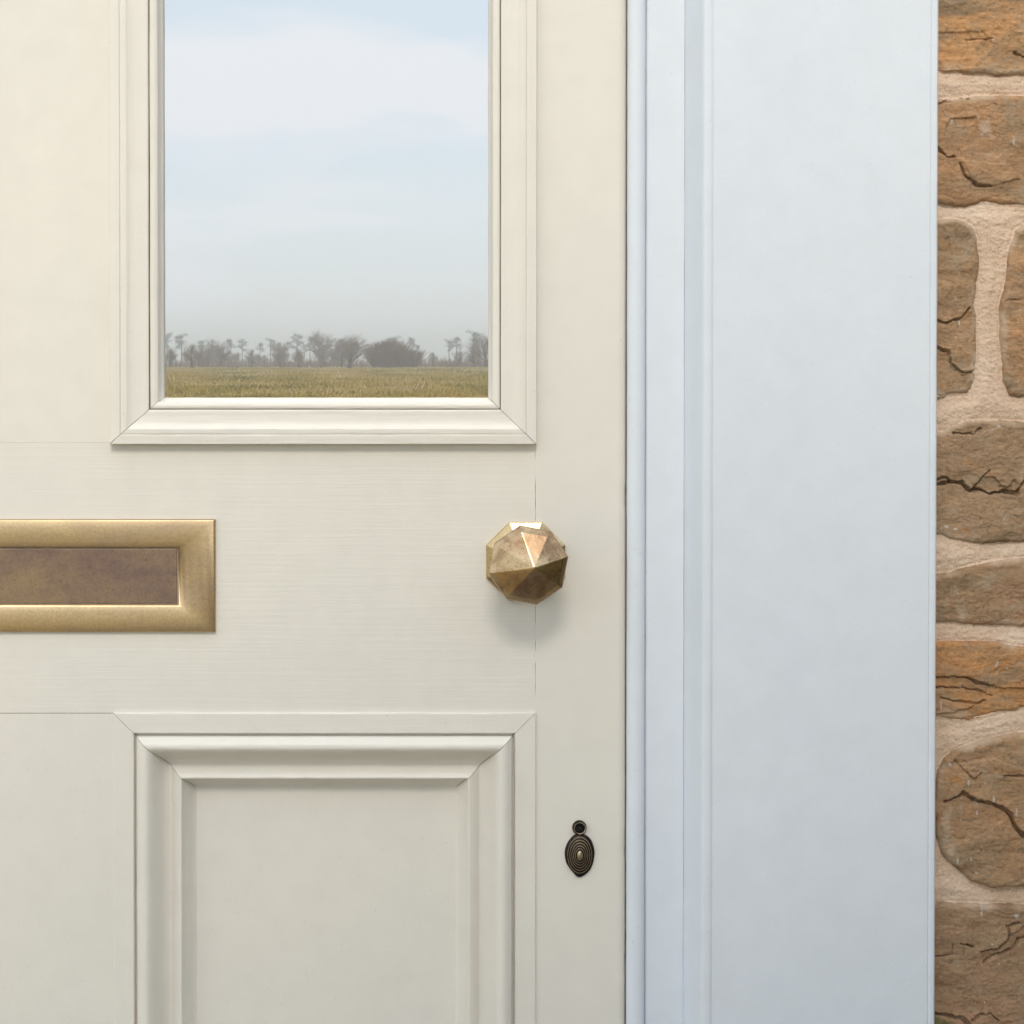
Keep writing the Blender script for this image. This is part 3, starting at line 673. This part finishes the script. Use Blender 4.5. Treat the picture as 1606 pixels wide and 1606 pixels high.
tv, tf = [], []; tube_pts = [(1.45, -3.3, -.05), (1.42, -3.32, .7), (1.47, -3.28, 1.6), (1.3, -3.3, 2.8)]
leafy('crown', shade_tree, (1.0, -3.35, 2.80), (2.0, .55, .46), 10000, .06, 4)
hedge = empty('added_shade_hedge', (1.75, -2.0, 0)); tag(hedge, 'unseen hedge added to cut the light from the right of the door', 'hedge')  # unseen hedge, added to block sky light from the right
leafy('foliage', hedge, (1.85, -2.3, .85), (.3, 2.1, .85), 16000, .05, 9, boxy=True)

# ------------------------------------------------------------------ landscape across the field, mirrored in the pane
def tube(vs, fs, a, b, ra, rb):
    a = Vector(a); b = Vector(b); d = (b - a)
    if d.length < 1e-5: return
    d.normalize(); u = d.orthogonal().normalized(); w = d.cross(u); i = len(vs)
    for p, r in ((a, ra), (b, rb)):
        for k in range(3):
            q = 2 * math.pi * k / 3; vs.append(p + (u * math.cos(q) + w * math.sin(q)) * r)
    for k in range(3): fs.append((i + k, i + (k + 1) % 3, i + 3 + (k + 1) % 3, i + 3 + k))
vs_, fs_ = [], []
for (a, b, ra, rb) in zip(tube_pts[:-1], tube_pts[1:], (.12, .10, .08), (.10, .08, .03)): tube(vs_, fs_, a, b, ra, rb)
link('trunk', mesh(vs_, fs_), bark_mat, shade_tree)
def make_bare_tree(h, seed, spread=1.0):
    rd = random.Random(seed); tv, tf, cv, cf = [], [], [], []
    def grow(p, d, ln, r, lvl):
        steps = 3; q = Vector(p); dd = Vector(d)
        for s in range(steps):
            dd = (dd + Vector((rd.uniform(-1, 1), rd.uniform(-1, 1), rd.uniform(-.5, .8))) * .22).normalized()
            e = q + dd * ln / steps; r2 = r * (1 - .22)
            tube(tv if lvl == 0 else cv, tf if lvl == 0 else cf, q, e, r, r2); q = e; r = r2
            if lvl < 5:
                for c in range(2):
                    a = Vector((rd.uniform(-1, 1), rd.uniform(-1, 1), rd.uniform(-.15, .75))).normalized()
                    grow(q, (dd * .55 + a * .9 * spread).normalized(), ln * rd.uniform(.52, .78), r * .60, lvl + 1)
    grow((0, 0, -.1), (rd.uniform(-.15, .15), 0, 1), h * .30, h * .040, 0)
    return (tv, tf), (cv, cf)
def put_tree(name, protos, x, y, rz, sc, label, cat, group):
    o = empty(name, (x, y, 0)); o.rotation_euler.z = rz; o.scale = (sc, sc, sc)
    for nm, me, m in protos:
        c = bpy.data.objects.new(nm, me); C.objects.link(c); c.parent = o
        if not me.materials: me.materials.append(m)
    tag(o, label, cat, group); return o
bare = []
for i, h in enumerate((4.2, 6.0, 5.0)):
    (tv, tf), (cv, cf) = make_bare_tree(h, 20 + i, 1.0 + .15 * i)
    bare.append([('trunk', mesh(tv, tf), bark_mat), ('crown', mesh(cv, cf), twig_mat)])
def make_pine(h, seed):
    rd = random.Random(seed); tv, tf, cv, cf = [], [], [], []
    tube(tv, tf, (0, 0, -.1), (0, 0, h * .9), h * .03, h * .008)
    for c in range(15):
        a = rd.uniform(0, 6.28); r = h * .24 * rd.random() ** .5; z = h * rd.uniform(.5, .97); r *= 1.25 - z / h * .7
        ctr = Vector((r * math.cos(a), r * math.sin(a), z)); rr = h * rd.uniform(.07, .12)
        tube(tv, tf, (0, 0, z * .85), ctr, h * .01, h * .004)
        for k in range(55):
            p = ctr + Vector((rd.gauss(0, 1), rd.gauss(0, 1), rd.gauss(0, .6))) * rr * .55
            s = h * .022; u = Vector((rd.uniform(-1, 1), rd.uniform(-1, 1), rd.uniform(-1, 1))) * s; w = Vector((rd.uniform(-1, 1), rd.uniform(-1, 1), rd.uniform(-1, 1))) * s
            i = len(cv); cv.extend([p - u, p + w, p + u]); cf.append((i, i + 1, i + 2))
    return [('trunk', mesh(tv, tf), bark_mat), ('crown', mesh(cv, cf), needle_mat)]
pines = [make_pine(6.0, 3), make_pine(5.0, 5)]
def field(p, d): return XV + (p - 700) * d / 3212.0, D - d     # pane pixel seen at distance d -> place on the ground behind the viewer
TB = 'bare leafless tree at the far edge of the dry field facing the door'
for p, d, k, sc in ((302, 215, 0, .85), (345, 240, 2, .8), (395, 232, 0, .7), (440, 245, 2, .75), (508, 262, 1, 1.05), (548, 210, 1, .82), (470, 228, 0, .62), (590, 238, 2, .72), (625, 230, 0, .68), (680, 250, 0, .6), (762, 228, 1, .9), (268, 236, 0, .75), (745, 246, 2, .8), (220, 235, 1, .8), (800, 240, 0, .9), (860, 232, 1, .9)) + tuple((random.uniform(250, 780), random.uniform(240, 320), random.randint(0, 2), random.uniform(.45, .9)) for _ in range(26)):
    x, y = field(p, d); put_tree('bare_tree', bare[k], x, y, random.uniform(0, 6), sc * 1.25, TB, 'tree', 'bare trees along the field edge')
TP = 'small round-headed pine on the skyline beyond the bare trees'
for p in (262, 285, 318, 332, 362, 380, 408, 424, 436, 452, 466, 478, 486, 520, 534, 560, 576, 592, 606, 620, 634, 648, 654, 704, 716, 742, 758, 772, 800):
    d = random.uniform(400, 460); x, y = field(p, d)
    put_tree('pine_tree', random.choice(pines), x, y, random.uniform(0, 6), random.uniform(.7, 1.15), TP, 'tree', 'pines on the skyline')
def twig_mass(name, x0, x1, y0, y1, h, n, m, label, cat=None, kind='stuff', zs=1.0):
    rd = random.Random(len(name)); V = []; F = []
    for i in range(n):
        p = Vector((rd.uniform(x0, x1), rd.uniform(y0, y1), 0)); hh = h * rd.uniform(.35, 1) * (.3 + 1.3 * float(vnoise(np.array(p.x * .45 + 50), np.array(p.y * .12 + 90)))); s = hh * .35
        e = p + Vector((rd.gauss(0, s), rd.gauss(0, s), hh)); w = Vector((rd.uniform(.5, 1), rd.uniform(-.6, .6), 0)) * hh * .055
        k = len(V); V += [p - w, p + w, e]; F.append((k, k + 1, k + 2))
    o = link(name, mesh(V, F), m); tag(o, label, cat, None, kind); return o
xa, ya = field(585, 226); xb, yb = field(652, 226)
twig_mass('hedge', xa, xb, ya - 1.4, ya + 1.4, 2.6, 4200, rust_mat, 'low russet hedge at the far edge of the field facing the door', 'hedge', None)
x0, _ = field(150, 240)
twig_mass('scrub', x0 - 30, 40, D - 330, D - 236, 1.2, 9000, rust_mat, 'hazy leafless scrub behind the trees at the field edge', 'scrub')
NG = 46000; gr = np.random.default_rng(3)
gd = 52 + 175 * gr.random(NG) ** 1.3; gx = XV + (gr.uniform(180, 860, NG) - 700) * gd / 3212; gy = D - gd
gh = (.13 + .22 * np.maximum(0, fbm(gx * .25, gy * .12, 3) + .15)) * gr.uniform(.5, 1.3, NG); gw = .035 + .0004 * gd
V = np.stack([np.stack([gx - gw, gy, 0 * gx], -1), np.stack([gx + gw, gy, 0 * gx], -1), np.stack([gx + gr.normal(0, .1, NG), gy + gr.normal(0, .1, NG), gh], -1)], 1).reshape(-1, 3)
F = [(3 * i, 3 * i + 1, 3 * i + 2) for i in range(NG)]
tag(link('grass', mesh(V, F), straw_mat), 'dry yellowish grass tufts covering the open field', 'grass', None, 'stuff')

# ------------------------------------------------------------------ haze over the field
hz_m = bpy.data.materials.new('pale_air'); hz_m.use_nodes = True; hn = hz_m.node_tree.nodes; hl = hz_m.node_tree.links
hn.remove(hn['Principled BSDF']); pv = hn.new('ShaderNodeVolumePrincipled')
pv.inputs['Color'].default_value = (0.93, 0.965, 1.0, 1); pv.inputs['Density'].default_value = 0.0018; pv.inputs['Anisotropy'].default_value = 0.2
hl.new(pv.outputs[0], hn['Material Output'].inputs['Volume'])
tag(link('haze', bm_mesh(box_bm(-2550, 2550, -2550, 650, -1.0, 13.0)), hz_m), 'thin pale haze over the field', 'haze', None, 'stuff')
